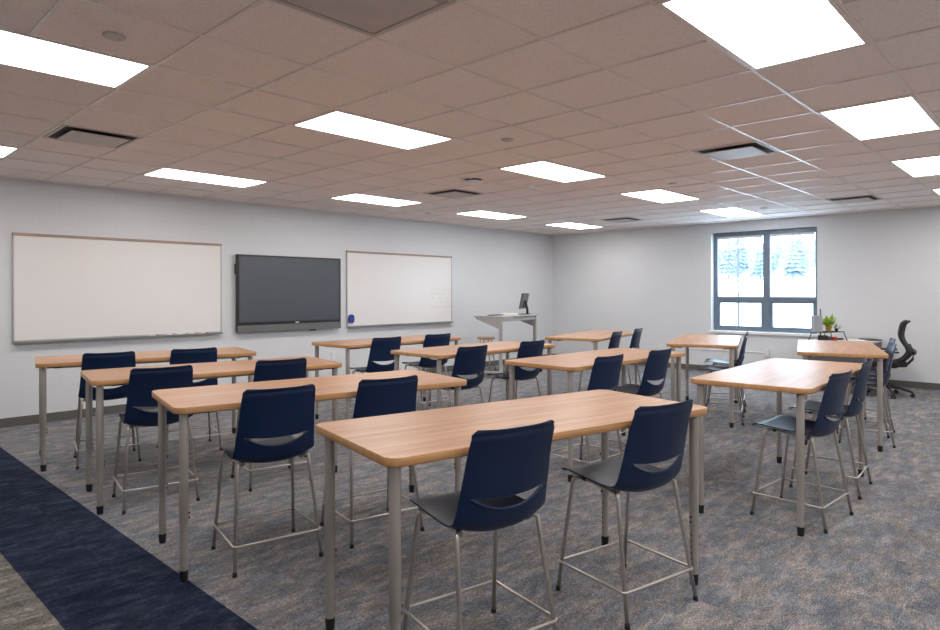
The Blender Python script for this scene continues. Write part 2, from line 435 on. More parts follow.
# the hazy wood far behind them
bm = B(); G = []
for i in range(70):
    y = 8 + i * 1.0; row = []
    for k in range(7):
        a = math.pi * k / 6
        hgt = 4.6 + rnd.uniform(-.7, .9)
        row.append(bm.verts.new((112 - 3.5 * math.cos(a) + rnd.uniform(-.5, .5), y + rnd.uniform(-.4, .4), tz(112, y) - 0.6 + hgt * math.sin(a) ** .6)))
    G.append(row)
for i in range(len(G) - 1):
    for k in range(6): bm.faces.new((G[i][k], G[i + 1][k], G[i + 1][k + 1], G[i][k + 1]))
tag(obj('distant_wood', bm, M_TREE), 'hazy strip of woodland far behind the conifers outside the window', 'woodland', kind='stuff')
# young bare tree close to the window
bm = B()
tx_, ty_ = 22.5, 8.55
tube(bm, [(0, 0, 0), (0.05, 0.02, 1.2), (-0.03, 0.0, 2.4), (0.06, 0.04, 3.8), (0.0, 0.0, 5.2)], [0.06, 0.05, 0.04, 0.028, 0.008], 7)
for k in range(22):
    z = 1.6 + k * 0.15; a = k * 2.4; L = 1.2 - k * 0.03
    p = Vector((0, 0, z)); q = p + Vector((math.cos(a) * L * 0.5, math.sin(a) * L * 0.5, L * 0.5)); r_ = p + Vector((math.cos(a + .2) * L * 0.8, math.sin(a + .2) * L * 0.8, L * 1.1))
    tube(bm, [p, q, r_], [0.018, 0.012, 0.004], 5)
o = obj('bare_tree', bm, M_BARK); o.location = (tx_, ty_, tz(tx_, ty_) - 0.05)
tag(o, 'thin young bare tree standing in the snow close outside the window', 'tree')

# ------------------------------------------------------------------ ceiling lights
def light_panel(cx, cy, label):
    t = thing('ceiling_light', label, 'ceiling light', (cx, cy, CE), 0, 'flat ceiling light panels')
    bm = B(); hx, hy = TS - 0.010, TS / 2 - 0.010
    fw = 0.022
    box(bm, -hx, hx, -hy, -hy + fw, -0.004, 0.010); box(bm, -hx, hx, hy - fw, hy, -0.004, 0.010)
    box(bm, -hx, -hx + fw, -hy + fw, hy - fw, -0.004, 0.010); box(bm, hx - fw, hx, -hy + fw, hy - fw, -0.004, 0.010)
    obj('frame', bm, M_GRID, t)
    bm = B(); box(bm, -hx + fw, hx - fw, -hy + fw, hy - fw, -0.0025, 0.0055); obj('diffuser', bm, M_LENS, t)
    return t
rows = [(6.5, 'row nearest the whiteboards'), (1.5, 'middle row'), (-3.5, 'upper right row')]
ordn = ['far left', 'second from left', 'third from left', 'fourth from left', 'rightmost']
lab = {}
names0 = {6.5: ['cut by the left photo edge', 'second from the left', 'third from the left', 'fourth from the left', 'rightmost, near the room corner'],
          1.5: ['leftmost, large, cut by photo edge', 'second from the left', 'third from the left', 'fourth from the left', 'rightmost, nearest the window'],
          -3.5: [None, 'largest, cut by the top edge', 'second nearest the camera', 'third nearest the camera', 'farthest, a sliver at the photo edge']}
proto = None
for j, rn in rows:
    for n_, i in enumerate((-3, 1, 5, 9, 13)):
        if names0[j][n_] is None: continue
        l = 'ceiling light panel in the %s, %s' % (rn, names0[j][n_])
        c = (LX + i * TS, LY + j * TS, CE)
        if proto is None: proto = light_panel(c[0], c[1], l)
        else: dup(proto, c, 0, l)
for n_, i in enumerate((-3, 1, 5, 9, 13)):     # the row behind the camera
    dup(proto, (LX + i * TS, LY - 8.5 * TS, CE), 0, 'ceiling light panel in the row behind the camera, ' + ordn[n_])
dup(proto, (LX - 3 * TS, LY - 3.5 * TS, CE), 0, 'flat white ceiling light panel directly above the camera position')

# ------------------------------------------------------------------ air diffusers
def diffuser(i, j, label, slot=False, big=False):
    cx, cy = LX + (i + .5) * TS, LY + (j + .5) * TS
    t = thing('air_diffuser', label, 'air vent', (cx, cy, CE), 0, 'square ceiling air vents')
    h = TS / 2 - 0.012
    bm = B(); fw = 0.028
    for s in (-1, 1):
        box(bm, -h, h, s * h - (fw if s > 0 else 0), s * h + (0 if s > 0 else fw), -0.005, 0.01, bev=0.002)
        box(bm, s * h - (fw if s > 0 else 0), s * h + (0 if s > 0 else fw), -h + fw, h - fw, -0.005, 0.01, bev=0.002)
    obj('frame', bm, M_DIFF, t)
    if big:      # flush return panel with an inner frame
        bm = B(); box(bm, -h + 0.06, h - 0.06, -h + 0.06, h - 0.06, -0.012, 0.006, bev=0.004); obj('centre_panel', bm, M_DIFF, t)
        bm = B(); box(bm, -h + fw, h - fw, -h + fw, h - fw, 0.001, 0.0055); obj('backing', bm, M_DIFF, t)
    else:
        bm = B(); box(bm, -h + fw, h - fw, -h + fw, h - fw, 0.002, 0.0055); obj('throat_shade', bm, M_DARKGAP, t)  # flat dark sheet paints the shade around the hanging panel
        bm = B(); box(bm, -h + 0.075, h - 0.075, -h + 0.075, h - 0.075, -0.026, -0.018, bev=0.003)
        for sx in (-1, 1):
            for sy in (-1, 1): box(bm, sx * 0.12 - 0.006, sx * 0.12 + 0.006, sy * 0.12 - 0.006, sy * 0.12 + 0.006, -0.018, 0.003)
        obj('centre_panel', bm, M_DIFF, t)
    return t
diffuser(-2, 4, 'square air vent with a hanging centre panel, at the left of the ceiling')
diffuser(-2, -2, 'large plain square air vent cut off by the top edge of the photo', big=True)
diffuser(5, 4, 'square air vent in the ceiling near the room centre, in front of the second whiteboard')
diffuser(5, -2, 'bright square air vent with dark slots below the largest ceiling light')
diffuser(12, -2, 'thin dark-slotted air vent at the far right above the window wall')
diffuser(12, 4, 'small far air vent in the ceiling near the room corner')

def disc(name, i, j, prof, mat, label, cat, group=None):
    bm = B(); lathe(bm, prof, 28)
    o = obj(name, bm, mat); o.location = (LX + i * TS, LY + j * TS, CE + 0.006)
    return tag(o, label, cat, group)
smoke = [(0.052, 0), (0.055, -0.012), (0.05, -0.03), (0.038, -0.045), (0.0, -0.048)]
smoke = [(r, z) for r, z in smoke[:-1]] + [(0.012, -0.049)]
disc('smoke_detector', 5.76, 2.67, [(0.062, 0), (0.064, -0.012), (0.052, -0.026), (0.04, -0.048), (0.015, -0.05)], M_SILL, 'round white smoke detector on the ceiling right of the wider round device', 'smoke detector')
t = thing('wireless_access_point', 'wide round ceiling device with a dark shadow along its top edge, left of the smoke detector', 'access point', (LX + 4.57 * TS, LY + 3.08 * TS, CE + 0.006))
bm = B(); lathe(bm, [(0.10, 0), (0.10, -0.022), (0.04, -0.022)], 28); obj('shadow_mount', bm, M_BLKPL, t)  # black ring gives the shadow between ceiling and cover
bm = B(); lathe(bm, [(0.115, -0.022), (0.118, -0.034), (0.10, -0.05), (0.03, -0.055)], 28); obj('cover', bm, M_SILL, t)
sp = [(0.040, 0), (0.042, -0.004), (0.036, -0.008), (0.014, -0.009)]
for (i, j, l) in ((2.54, .53, 'small round sprinkler cover between the middle and third light of the middle row'), (-2.51, .54, 'small round sprinkler cover beside the large light at upper left'),
                  (7.49, 7.47, 'tiny round sprinkler cover near the board wall, left of the third far light'), (7.6, .54, 'tiny round sprinkler cover left of the window, near the fourth middle light'),
                  (12.72, .58, 'tiny round sprinkler cover in the ceiling above the window')):
    disc('sprinkler_cover', i, j, [(0.052, 0), (0.054, -0.006), (0.046, -0.012), (0.016, -0.013)], M_DIFF, l, 'sprinkler cover', 'ceiling sprinkler covers')

# ------------------------------------------------------------------ whiteboards
def whiteboard(x0, x1, z0, z1, label):
    t = thing('whiteboard', label, 'whiteboard', ((x0 + x1) / 2, YW, z0))
    hw, h = (x1 - x0) / 2, z1 - z0
    bm = B(); box(bm, -hw + 0.012, hw - 0.012, -0.022, -0.004, 0.012, h - 0.02); obj('writing_surface', bm, M_BOARD, t)
    bm = B()
    for s in (-1, 1): box(bm, s * hw - (0.016 if s > 0 else 0), s * hw + (0 if s > 0 else 0.016), -0.028, 0, 0, h, bev=0.002)
    box(bm, -hw + 0.016, hw - 0.016, -0.028, 0, 0, 0.016, bev=0.002)
    obj('frame', bm, M_ALU, t)
    bm = B(); box(bm, -hw, hw, -0.034, -0.001, h - 0.028, h + 0.004, bev=0.003); obj('map_rail', bm, M_CORK, t)
    bm = B(); prism(bm, [(-hw + 0.01, 0), (hw - 0.01, 0), (hw - 0.01, -0.075), (-hw + 0.01, -0.075)], -0.012, -0.006)
    box(bm, -hw + 0.01, hw - 0.01, -0.078, -0.07, -0.018, 0.002, bev=0.002)
    obj('marker_tray', bm, M_TRAYG, t)
    return t
whiteboard(1.768, 4.213, 0.952, 2.188, 'large blank whiteboard on the left of the dark wall display')
wbB = whiteboard(6.341, 8.780, 0.945, 2.192, 'large whiteboard with faint writing right of the dark wall display')
bm = B(); rr_ = random.Random(5)
for k in range(5):
    z = 0.615 - k * 0.082; x = 0.68
    while x < 1.16:
        if rr_.random() < 0.72:
            L = rr_.uniform(0.05, 0.12); pts = []
            for s in range(9):
                pts.append((x + L * s / 8, -0.0228, z + 0.013 * math.sin(s * 2.1 + k) * rr_.uniform(.5, 1)))
            tube(bm, pts, 0.0016, 4)
            x += L + 0.02
        else: x += 0.09
obj('faint_writing', bm, M_INK, wbB)
o = None
bm = B()
prism(bm, [(p[0], p[1]) for p in rrect(0.052, 0.072, 0.05)], 0, 0.03)
o = obj('board_eraser', bm, M_BLUE); o.rotation_euler = (R(90), 0, 0); o.location = (6.415, YW - 0.029, 1.072)
tag(o, 'blue oval eraser stuck to the lower left corner of the second whiteboard', 'eraser')
for (x, m, l, dy) in ((3.29, M_TRAYG, 'dark grey marker lying alone at the left of the whiteboard tray', 0), (3.50, M_PALEBLUE, 'pale blue marker on the tray of the left whiteboard', 0), (3.64, M_WHITE, 'white marker on the left whiteboard tray right of the pale blue one', 0),
                      (3.80, M_PINK, 'dusty red marker on the left whiteboard tray', 0), (3.95, M_RED, 'bright red marker on the left whiteboard tray, nearest its right end', 0)):
    t = thing('board_marker', l, 'marker', (x, YW - 0.045, 0.952 - 0.006 + 0.009), 0, 'markers on the whiteboard tray')
    bm = B(); tube(bm, [(-0.06, 0, 0), (0.025, 0, 0)], 0.009, 8); obj('barrel', bm, M_WHITE if m is not M_WHITE else M_PAPER, t)
    bm = B(); tube(bm, [(0.022, 0, 0), (0.062, 0, 0)], 0.0095, 8); obj('cap', bm, m, t)

# ------------------------------------------------------------------ wall display
t = thing('wall_display', 'large dark flat interactive display with grey bottom bar, mounted between the whiteboards', 'display', (5.300, YW, 0.936))
hw = 0.886
bm = B(); box(bm, -hw, hw, -0.075, -0.025, 0.0, 1.118, bev=0.006)
obj('case', bm, M_BEZEL, t)
bm = B(); box(bm, -hw + 0.030, hw - 0.036, -0.0785, -0.075, 0.14, 1.09); obj('screen', bm, M_SCREEN, t)
bm = B(); box(bm, -hw + 0.004, hw - 0.004, -0.087, -0.070, -0.004, 0.098, bev=0.005); obj('speaker_bar', bm, M_SOUNDBAR, t)
bm = B(); box(bm, 0.05, 0.11, -0.0798, -0.075, 0.112, 0.126); obj('badge', bm, M_WHITE, t)
bm = B(); box(bm, -hw - 0.022, -hw + 0.002, -0.068, -0.035, 0.83, 0.98, bev=0.004); obj('side_module', bm, M_BLKPL, t)
bm = B(); box(bm, 0.32, 0.42, -0.075, -0.04, -0.022, -0.002, bev=0.003); obj('port_box', bm, M_BLKPL, t)
bm = B(); box(bm, -0.4, 0.4, -0.026, 0, 0.3, 0.8); obj('wall_bracket', bm, M_BLKPL, t)

# ------------------------------------------------------------------ outlets, raceway
def outlet(name, loc, sx, sy, sz, label, axis):
    t = thing(name, label, 'wall outlet', loc)
    bm = B(); box(bm, -sx, sx, -sy, sy, -sz, sz, bev=0.003); obj('plate', bm, M_WHITE, t)
    for k in (-1, 1):
        bm = B()
        if axis == 'x': box(bm, -sx - 0.002, -sx + 0.004, -0.014, 0.014, k * 0.022 - 0.012, k * 0.022 + 0.012, bev=0.001)
        else: box(bm, -0.014, 0.014, -sy - 0.002, -sy + 0.004, k * 0.022 - 0.012, k * 0.022 + 0.012, bev=0.001)
        obj('socket', bm, M_PAPER, t)
outlet('wall_outlet', (XC - 0.02, 4.086, 0.407), 0.02, 0.047, 0.06, 'white raised wall outlet box under the window', 'x')
outlet('wall_outlet', (XC - 0.006, 6.154, 0.43), 0.006, 0.04, 0.06, 'white wall outlet behind the far right table, near the room corner', 'x')
outlet('wall_outlet', (6.083, YW - 0.006, 0.47), 0.04, 0.006, 0.062, 'white wall outlet below the gap between display and second whiteboard', 'y')
bm = B(); box(bm, XC - 0.014, XC, 4.14, 5.55, 0.40, 0.418, bev=0.003); tag(obj('wall_raceway', bm, M_SILL), 'thin white cable channel running along the wall to the outlet under the window', 'cable channel')

# ------------------------------------------------------------------ tables
TL, TD, TH, TT = 1.83, 0.765, 0.914, 0.034
def make_table(label):
    t = thing('classroom_table', label, 'table', (0, 0, 0), 0, 'wood-topped classroom tables')
    bm = B(); prism(bm, rrect(TL / 2 - 0.003, TD / 2 - 0.003, 0.057, 8), TH - TT + 0.002, TH)
    obj('tabletop', bm, M_WOOD, t)
    bm = B()
    oo, ii = rrect(TL / 2, TD / 2, 0.06, 8), rrect(TL / 2 - 0.0032, TD / 2 - 0.0032, 0.057, 8)
    zs = [(oo, TH - TT + 0.003), (oo, TH - 0.0035), (rrect(TL / 2 - 0.0015, TD / 2 - 0.0015, 0.0585, 8), TH - 0.0005), (ii, TH + 0.0002), (ii, TH - TT + 0.001), (rrect(TL / 2 - 0.0015, TD / 2 - 0.0015, 0.0585, 8), TH - TT)]
    rings = [[bm.verts.new((x, y, z)) for x, y in o_] for o_, z in zs]
    n = len(oo)
    for a in range(len(rings)):
        A, Bq = rings[a], rings[(a + 1) % len(rings)]
        for k in range(n):
            f = bm.faces.new((A[k], A[(k + 1) % n], Bq[(k + 1) % n], Bq[k])); f.smooth = True
    obj('edge_band', bm, M_EDGE, t)
    bm = B()   # steel rails under the top
    lx, ly = 0.86, 0.313
    for s in (-1, 1): box(bm, -lx + 0.08, lx - 0.08, s * 0.24 - 0.015, s * 0.24 + 0.015, TH - TT - 0.025, TH - TT, bev=0.002)
    obj('under_rail', bm, M_LEG, t)
    for sx in (-1, 1):
        for sy in (-1, 1):
            x, y = sx * lx, sy * ly
            bm = B()
            lathe(bm, [(0.0225, 0.30), (0.0232, 0.302), (0.0232, TH - TT - 0.012), (0.0228, TH - TT - 0.01)], 20, 0, x, y)
            lathe(bm, [(0.0198, 0.052), (0.0198, 0.303)], 20, 0, x, y)
            leg = obj('leg', bm, M_LEG, t)
            bm = B(); lathe(bm, [(0.0175, 0.0), (0.0195, 0.004), (0.0222, 0.05), (0.0222, 0.056), (0.018, 0.057)], 18, 0, x, y)
            obj('rubber_foot', bm, M_BLACK, leg)
            bm = B(); box(bm, x - sx * 0.075 - 0.05, x - sx * 0.075 + 0.05 + 0.02, y - sy * 0.02 - 0.045, y - sy * 0.02 + 0.045, TH - TT - 0.012, TH - TT - 0.001, bev=0.003)
            obj('mounting_plate', bm, M_BLKPL, leg)
            bm = B()
            for k in range(7):      # adjustment holes on the inner tube, facing inwards
                z = 0.075 + k * 0.03; dx = -sx * 0.0192
                tube(bm, [(x + dx, y, z), (x + dx - sx * 0.0013, y, z)], 0.0045, 8)
            tube(bm, [(x - sx * 0.020, y, 0.325), (x - sx * 0.030, y, 0.325)], 0.0055, 8); tube(bm, [(x - sx * 0.020, y, 0.350), (x - sx * 0.030, y, 0.350)], 0.0055, 8)
            obj('height_pins', bm, M_BLKPL, leg)
    return t
TABLES = {
 'T4': (2.439, 1.942, -12.65, 'longest-looking wood-topped table, nearest the camera in the centre foreground'),
 'T3': (2.338, 3.539, -11.88, 'wood-topped table of the left column, directly behind the foreground table'),
 'T2': (2.376, 5.010, -10.45, 'wood-topped table of the left column, second from the board wall'),
 'T1': (2.4075, 6.495, -12.42, 'wood-topped table of the left column, closest to the left whiteboard'),
 'M1': (5.21, 6.296, -0.70, 'wood-topped table of the middle column, closest to the second whiteboard'),
 'M2': (5.118, 4.721, -0.69, 'wood-topped table of the middle column, second from the board wall, before the podium'),
 'M3': (5.159, 3.2175, -3.0, 'wood-topped table of the middle column, just behind the foreground table'),
 'R2': (5.150, 1.593, 1.5, 'wood-topped table at right with pale window glare, its top widest of the right side'),
 'U1': (7.86, 4.98, 12.0, 'far wood-topped table near the room corner, left of the window'),
 'R1': (7.906, 3.396, 19.5, 'wood-topped table standing in front of the window'),
 'R3': (7.803, 1.913, 16.2, 'wood-topped table before the teacher desk at the far right'),
}
tp = None
for k, (x, y, a, l) in TABLES.items():
    if tp is None: tp = make_table(l); tp.location = (x, y, 0); tp.rotation_euler = (0, 0, R(a))
    else: dup(tp, (x, y, 0), R(a), l)

# ------------------------------------------------------------------ chairs
PROF = [(.255, .588), (.244, .599), (.220, .606), (.18, .605), (.12, .597), (.05, .586), (-.02, .574), (-.08, .564), (-.125, .559), (-.158, .566),
        (-.184, .586), (-.200, .618), (-.208, .655), (-.213, .695), (-.218, .730), (-.223, .765), (-.230, .815), (-.239, .865), (-.250, .915), (-.261, .955), (-.268, .985)]
def catmull(pts, n):
    out = []; P = [Vector((a, b)) for a, b in pts]
    L = len(P)
    for i in range(L - 1):
        p0, p1, p2, p3 = P[max(i - 1, 0)], P[i], P[i + 1], P[min(i + 2, L - 1)]
        for k in range(n):
            t = k / n
            out.append(0.5 * ((2 * p1) + (-p0 + p2) * t + (2 * p0 - 5 * p1 + 4 * p2 - p3) * t * t + (-p0 + 3 * p1 - 3 * p2 + p3) * t ** 3))
    out.append(P[-1]); return out
CURVE = catmull(PROF, 8)
ACC = [0.0]
for a, b in zip(CURVE, CURVE[1:]): ACC.append(ACC[-1] + (b - a).length)
S_TOT = ACC[-1]
def at_s(s):
    s = min(max(s, 0), S_TOT)
    lo = 0
    for i in range(len(ACC) - 1):
        if ACC[i + 1] >= s: lo = i; break
    else: lo = len(ACC) - 2
    t = (s - ACC[lo]) / max(1e-9, ACC[lo + 1] - ACC[lo])
    p = CURVE[lo].lerp(CURVE[lo + 1], t)
    i0, i1 = max(lo - 3, 0), min(lo + 4, len(CURVE) - 1)
    d = (CURVE[i1] - CURVE[i0]).normalized()
    return p, Vector((d.y, -d.x))       # point, inward normal (up on the seat, forward on the back)
def s_of_z(z):
    for i in range(len(CURVE) - 1, 0, -1):
        if CURVE[i - 1].y <= z: return ACC[i]
def interp(x, tab):
    for (a, va), (b, vb) in zip(tab, tab[1:]):
        if x <= b:
            t = (x - a) / (b - a); t = t * t * (3 - 2 * t) if False else t
            return va + (vb - va) * max(0, t)
    return tab[-1][1]
S_LOW_C, S_UP_C, S_EDGE = s_of_z(.655), s_of_z(.705), s_of_z(.715)
def shell_point(s, v):
    u = s / S_TOT
    hw = interp(u, [(0, .208), (.2, .218), (.42, .226), (.55, .226), (.62, .220), (.8, .209), (1, .200)])
    lift = interp(u, [(0, .006), (.15, .012), (.35, .030), (.48, .052), (.6, .050), (.75, .036), (1, .022)])
    for e, r in ((s, .045), (S_TOT - s, .020)):     # rounded outline corners
        if e < r: hw -= r - math.sqrt(max(0, r * r - (r - e) ** 2))
    p, n = at_s(s)
    x = hw * v
    k = lift * abs(v) ** 2.3
    y = p.x - (-n.x) * k if False else p.x + n.x * k
    z = p.y + n.y * k * interp(u, [(0, 1), (.55, 1), (.7, .3), (1, 0)])
    return Vector((x, y, z))
NV = 22
def shell(rows_s, keep):
    bm = B(); G = []
    for sf in rows_s:
        G.append([bm.verts.new(shell_point(sf(v), v)) for v in [(-1 + 2 * k / NV) for k in range(NV + 1)]])
    for i in range(len(G) - 1):
        for k in range(NV):
            if keep(i, k):
                f = bm.faces.new((G[i][k], G[i][k + 1], G[i + 1][k + 1], G[i + 1][k])); f.smooth = True
    loose = [v for v in bm.verts if not v.link_faces]
    bmesh.ops.delete(bm, geom=loose, context='VERTS')
    return bm
V0 = 0.80
def low_edge(v):
    t = min(1, abs(v) / V0); return S_LOW_C + (S_EDGE - 0.003 - S_LOW_C) * t ** 2.2
def up_edge(v):
    t = min(1, abs(v) / V0); return S_UP_C + (S_EDGE + 0.003 - S_UP_C) * t ** 2
def solid(o, th_):
    m = o.modifiers.new('thickness', 'SOLIDIFY'); m.thickness = th_; m.offset = -1; m.use_even_offset = False
    e = o.modifiers.new('sharp_rim', 'EDGE_SPLIT'); e.split_angle = R(50)
def make_chair(label):
    t = thing('classroom_chair', label, 'chair', (0, 0, 0), 0, 'navy bar-height classroom chairs')
    n1 = 26
    rs = []
    for i in range(n1 + 1):
        f = (i / n1) ** 1.0
        rs.append((lambda f: (lambda v: low_edge(v) * f if f > 0.75 else (low_edge(0) * f * (1 - 0) if f < 0.4 else low_edge(0) * f + (low_edge(v) - low_edge(0)) * f * (f - .4) / .35 * 1.0 if f < .75 else 0)))(f))
    rs = [(lambda f: (lambda v: low_edge(0) * f + (low_edge(v) - low_edge(0)) * max(0, (f - .45) / .55) ** 1.5))(max(i / n1, 0)) for i in range(n1 + 1)]
    # finer rows at the rounded front edge
    extra = [(lambda q: (lambda v: q))(q) for q in (0.0, .0015, .005, .011, .018)]
    rs = extra + rs[2:]
    seat = obj('seat', shell(rs, lambda i, k: True), M_SHELL, t); solid(seat, -0.006)
    n2 = 18
    rs = [low_edge, up_edge]
    for i in range(1, n2 + 1):
        f = i / n2
        rs.append((lambda f: (lambda v: up_edge(v) + (S_TOT - up_edge(v)) * f))(f))
    rs = rs[:-1] + [(lambda q: (lambda v: S_TOT - q))(q) for q in (.016, .009, .004, .001, 0.0)]
    vv = [abs(-1 + 2 * (k + .5) / NV) for k in range(NV)]
    back = obj('backrest', shell(rs, lambda i, k: i > 0 or vv[k] > V0), M_SHELL, t); solid(back, -0.006)
    # moulded lip along the lower rim of the handle slot
    bm = B(); pts = []
    for k in range(25):
        v = -V0 + 2 * V0 * k / 24
        p = shell_point(low_edge(v), v); pts.append(p + Vector((0, -0.007, 0)))
    tube(bm, pts, 0.0065, 8); obj('slot_lip', bm, M_SHELL, t)
    # steel frame
    tops = {}
    for sx in (-1, 1):
        for sy in (-1, 1):
            foot = Vector((sx * .240, sy * .230, 0.010)); 
            if sy > 0: a = Vector((sx * .205, .155, .574)); b = Vector((sx * .175, .13, .581))
            else: a = Vector((sx * .200, -.135, .572)); b = Vector((sx * .165, -.11, .558))
            bm = B(); k1 = a.lerp(foot, 0.03)
            tube(bm, [b, a.lerp(b, .35) + Vector((0, 0, .003)), a.lerp(foot, .012), a.lerp(foot, .06), foot], 0.0098, 12)
            leg = obj('leg', bm, M_CHROME, t)
            bm = B(); d = (foot - a).normalized()
            tube(bm, [foot - d * 0.014, foot - d * .002, Vector((foot.x, foot.y, 0.004)), Vector((foot.x, foot.y, 0.0))], [0.0115, 0.0122, 0.0132, 0.012], 12)
            obj('glide', bm, M_BLACK, leg)
    bm = B()    # ring for the feet
    zr = 0.150; f = (0.570 - zr) / 0.56
    rx, ry = 0.206 + (0.240 - 0.206) * f + 0.012, 0.155 + (0.230 - .155) * f + 0.012
    ryb = -(0.130 + (0.230 - .130) * f + 0.012)
    q = 0.012
    tube(bm, [(rx - q, ry, zr), (rx, ry - q, zr), (rx, ryb + q, zr), (rx - q, ryb, zr), (-rx + q, ryb, zr), (-rx, ryb + q, zr), (-rx, ry - q, zr), (-rx + q, ry, zr)], 0.0068, 8, closed=True)
    obj('foot_ring', bm, M_CHROME, t)
    bm = B()    # mounting bars under the seat
    for s in (-1, 1): tube(bm, [(s * .165, -.115, .555), (s * .165, -.05, .560), (s * .168, .06, .574), (s * .175, .135, .581)], 0.0085, 8)
    tube(bm, [(-.168, .06, .574), (0, .06, .571), (.168, .06, .574)], 0.008, 8); tube(bm, [(-.165, -.06, .559), (0, -.06, .553), (.165, -.06, .559)], 0.008, 8)
    obj('seat_bars', bm, M_CHROME, t)
    for s in (-1, 1):
        bm = B(); box(bm, s * .172 - .009, s * .172 + .009, -.118, -.098, .552, .572, bev=.003); obj('seat_clip', bm, M_BLKPL, t)
        bm = B(); box(bm, s * .172 - .009, s * .172 + .009, .095, .12, .570, .588, bev=.003); obj('seat_clip', bm, M_BLKPL, t)
    return t
def tab_pt(k, xp, yp):
    x, y, a, _ = TABLES[k]; a = R(a)
    return x + math.cos(a) * xp - math.sin(a) * yp, y + math.sin(a) * xp + math.cos(a) * yp
CH = [
 ('T4', -.405, -.20, 0, 'navy plastic stool-height chair nearest the camera, left one at the foreground table'),
 ('T4', .480, -.197, 0, 'navy plastic stool-height chair, right of the two at the foreground table'),
 ('T3', -.392, -.195, 0, 'navy stool-height chair, left one at the table directly behind the foreground table'),
 ('T3', .280, -.19, 0, 'navy stool-height chair, right one behind the left end of the foreground table'),
 ('T2', -.49, -.185, 0, 'navy stool-height chair, left one at the second table from the left whiteboard'),
 ('T2', .363, -.19, 0, 'navy stool-height chair, right one at the second table from the left whiteboard'),
 ('T1', -.375, -.178, -1, 'navy stool-height chair under the left whiteboard, left one at the farthest left table'),
 ('T1', .317, -.18, 0, 'navy stool-height chair under the left whiteboard, right one at the farthest left table'),
 ('M1', -.40, -.22, -4, 'navy chair below the second whiteboard, left one at the middle table closest to it'),
 ('M1', .41, -.22, -4, 'navy chair below the second whiteboard, right one at the middle table closest to it'),
 ('M2', -.545, -.22, -2, 'navy chair left of the podium, left one at the second middle table'),
 ('M2', .375, -.22, -1, 'navy chair in front of the podium, right one at the second middle table'),
 ('M3', -.52, -.21, 0, 'navy chair, left one at the middle table just behind the foreground table'),
 ('M3', .27, -.21, 2, 'navy chair, right one at the middle table just behind the foreground table'),
 ('R2', -.452, -.212, -5.5, 'navy stool-height chair, near one of two at the glare-lit right table'),
 ('R2', .410, -.195, 2, 'navy stool-height chair, far one of two at the glare-lit right table'),
 ('U1', -.44, -.22, 0, 'small far navy chair, left one at the table near the room corner'),
 ('U1', .43, -.24, 0, 'small far navy chair, right one at the table near the room corner'),
 ('R1', -.428, -.195, 0, 'navy chair in side view before the window, the nearer of two in line'),
 ('R1', .42, -.205, 0, 'navy chair in side view before the window, the farther of two in line'),
 ('R3', -.391, -.22, 0, 'navy chair in side view at the far right table, the nearer of two in line'),
 ('R3', .41, -.30, 0, 'navy chair in side view at the far right table, the farther of two in line'),
]
cp = None
for (k, xp, yp, da, l) in CH:
    x, y = tab_pt(k, xp, yp); rz = R(TABLES[k][2] + da)
    if cp is None: cp = make_chair(l); cp.location = (x, y, 0); cp.rotation_euler = (0, 0, rz)
    else: dup(cp, (x, y, 0), rz, l)

# ------------------------------------------------------------------ podium, its things, stool
px, py, pa = 9.18, 7.45, R(8)
t = thing('mobile_podium', 'tall greige steel standing desk on casters by the board wall near the corner', 'standing desk', (px, py, 0), pa)
PW = 0.60; PZ = 1.062
bm = B(); box(bm, -PW - 0.03, PW + 0.03, -0.06, 0.56, PZ, PZ + 0.022, bev=0.004); obj('desktop', bm, M_PODIUM, t)
for s in (-1, 1):
    bm = B(); box(bm, s * PW - 0.019, s * PW + 0.019, -0.03, 0.03, 0.09, PZ, bev=0.005); leg = obj('leg', bm, M_PODIUM, t)
    bm = B()
    a = [(s * PW - 0.02, 0.03, PZ), (s * PW - 0.02, 0.52, PZ), (s * PW - 0.02, 0.52, PZ - 0.03), (s * PW - 0.02, 0.03, PZ - 0.20)]
    v1 = [bm.verts.new(p) for p in a]; v2 = [bm.verts.new((p[0] + 0.04, p[1], p[2])) for p in a]
    bm.faces.new(v1); bm.faces.new(list(reversed(v2)))
    for k in range(4): bm.faces.new((v1[k], v2[k], v2[(k + 1) % 4], v1[(k + 1) % 4]))
    obj('bracket', bm, M_PODIUM, t)
    bm = B(); box(bm, s * PW - 0.035, s * PW + 0.035, -0.16, 0.50, 0.07, 0.11, bev=0.006); ft = obj('foot', bm, M_PODIUM, t)
    for y in (-0.12, 0.46):
        bm = B(); tube(bm, [(s * PW - 0.014, y, 0.034), (s * PW + 0.014, y, 0.034)], 0.034, 14)
        tube(bm, [(s * PW, y, 0.035), (s * PW, y, 0.075)], 0.01, 8); obj('caster', bm, M_BLACK, ft)
bm = B(); box(bm, -PW + 0.019, PW - 0.019, -0.02, 0.02, PZ - 0.075, PZ - 0.015, bev=0.003); obj('cross_beam', bm, M_PODIUM, t)
def on_podium(x, y, z=0): 
    return (px + math.cos(pa) * x - math.sin(pa) * y, py + math.sin(pa) * x + math.cos(pa) * y, PZ + 0.022 + z)
t = thing('desktop_monitor', 'grey computer monitor seen edge-on, standing on the podium', 'monitor', on_podium(0.57, 0.20), R(24))
bm = B(); box(bm, -0.12, 0.12, -0.09, 0.09, 0, 0.012, bev=0.004); obj('stand_base', bm, M_BLKPL, t)
bm = B(); tube(bm, [(0, -0.05, 0.01), (0, -0.045, 0.12), (0, -0.01, 0.25)], [0.026, 0.022, 0.02], 10); obj('stand_neck', bm, M_BLKPL, t)
bm = B(); box(bm, -0.235, 0.235, -0.015, 0.015, -0.15, 0.15, bev=0.006); c = obj('monitor_case', bm, M_MONGREY, t); c.location = (0, 0.015, 0.255); c.rotation_euler = (R(12), 0, 0)
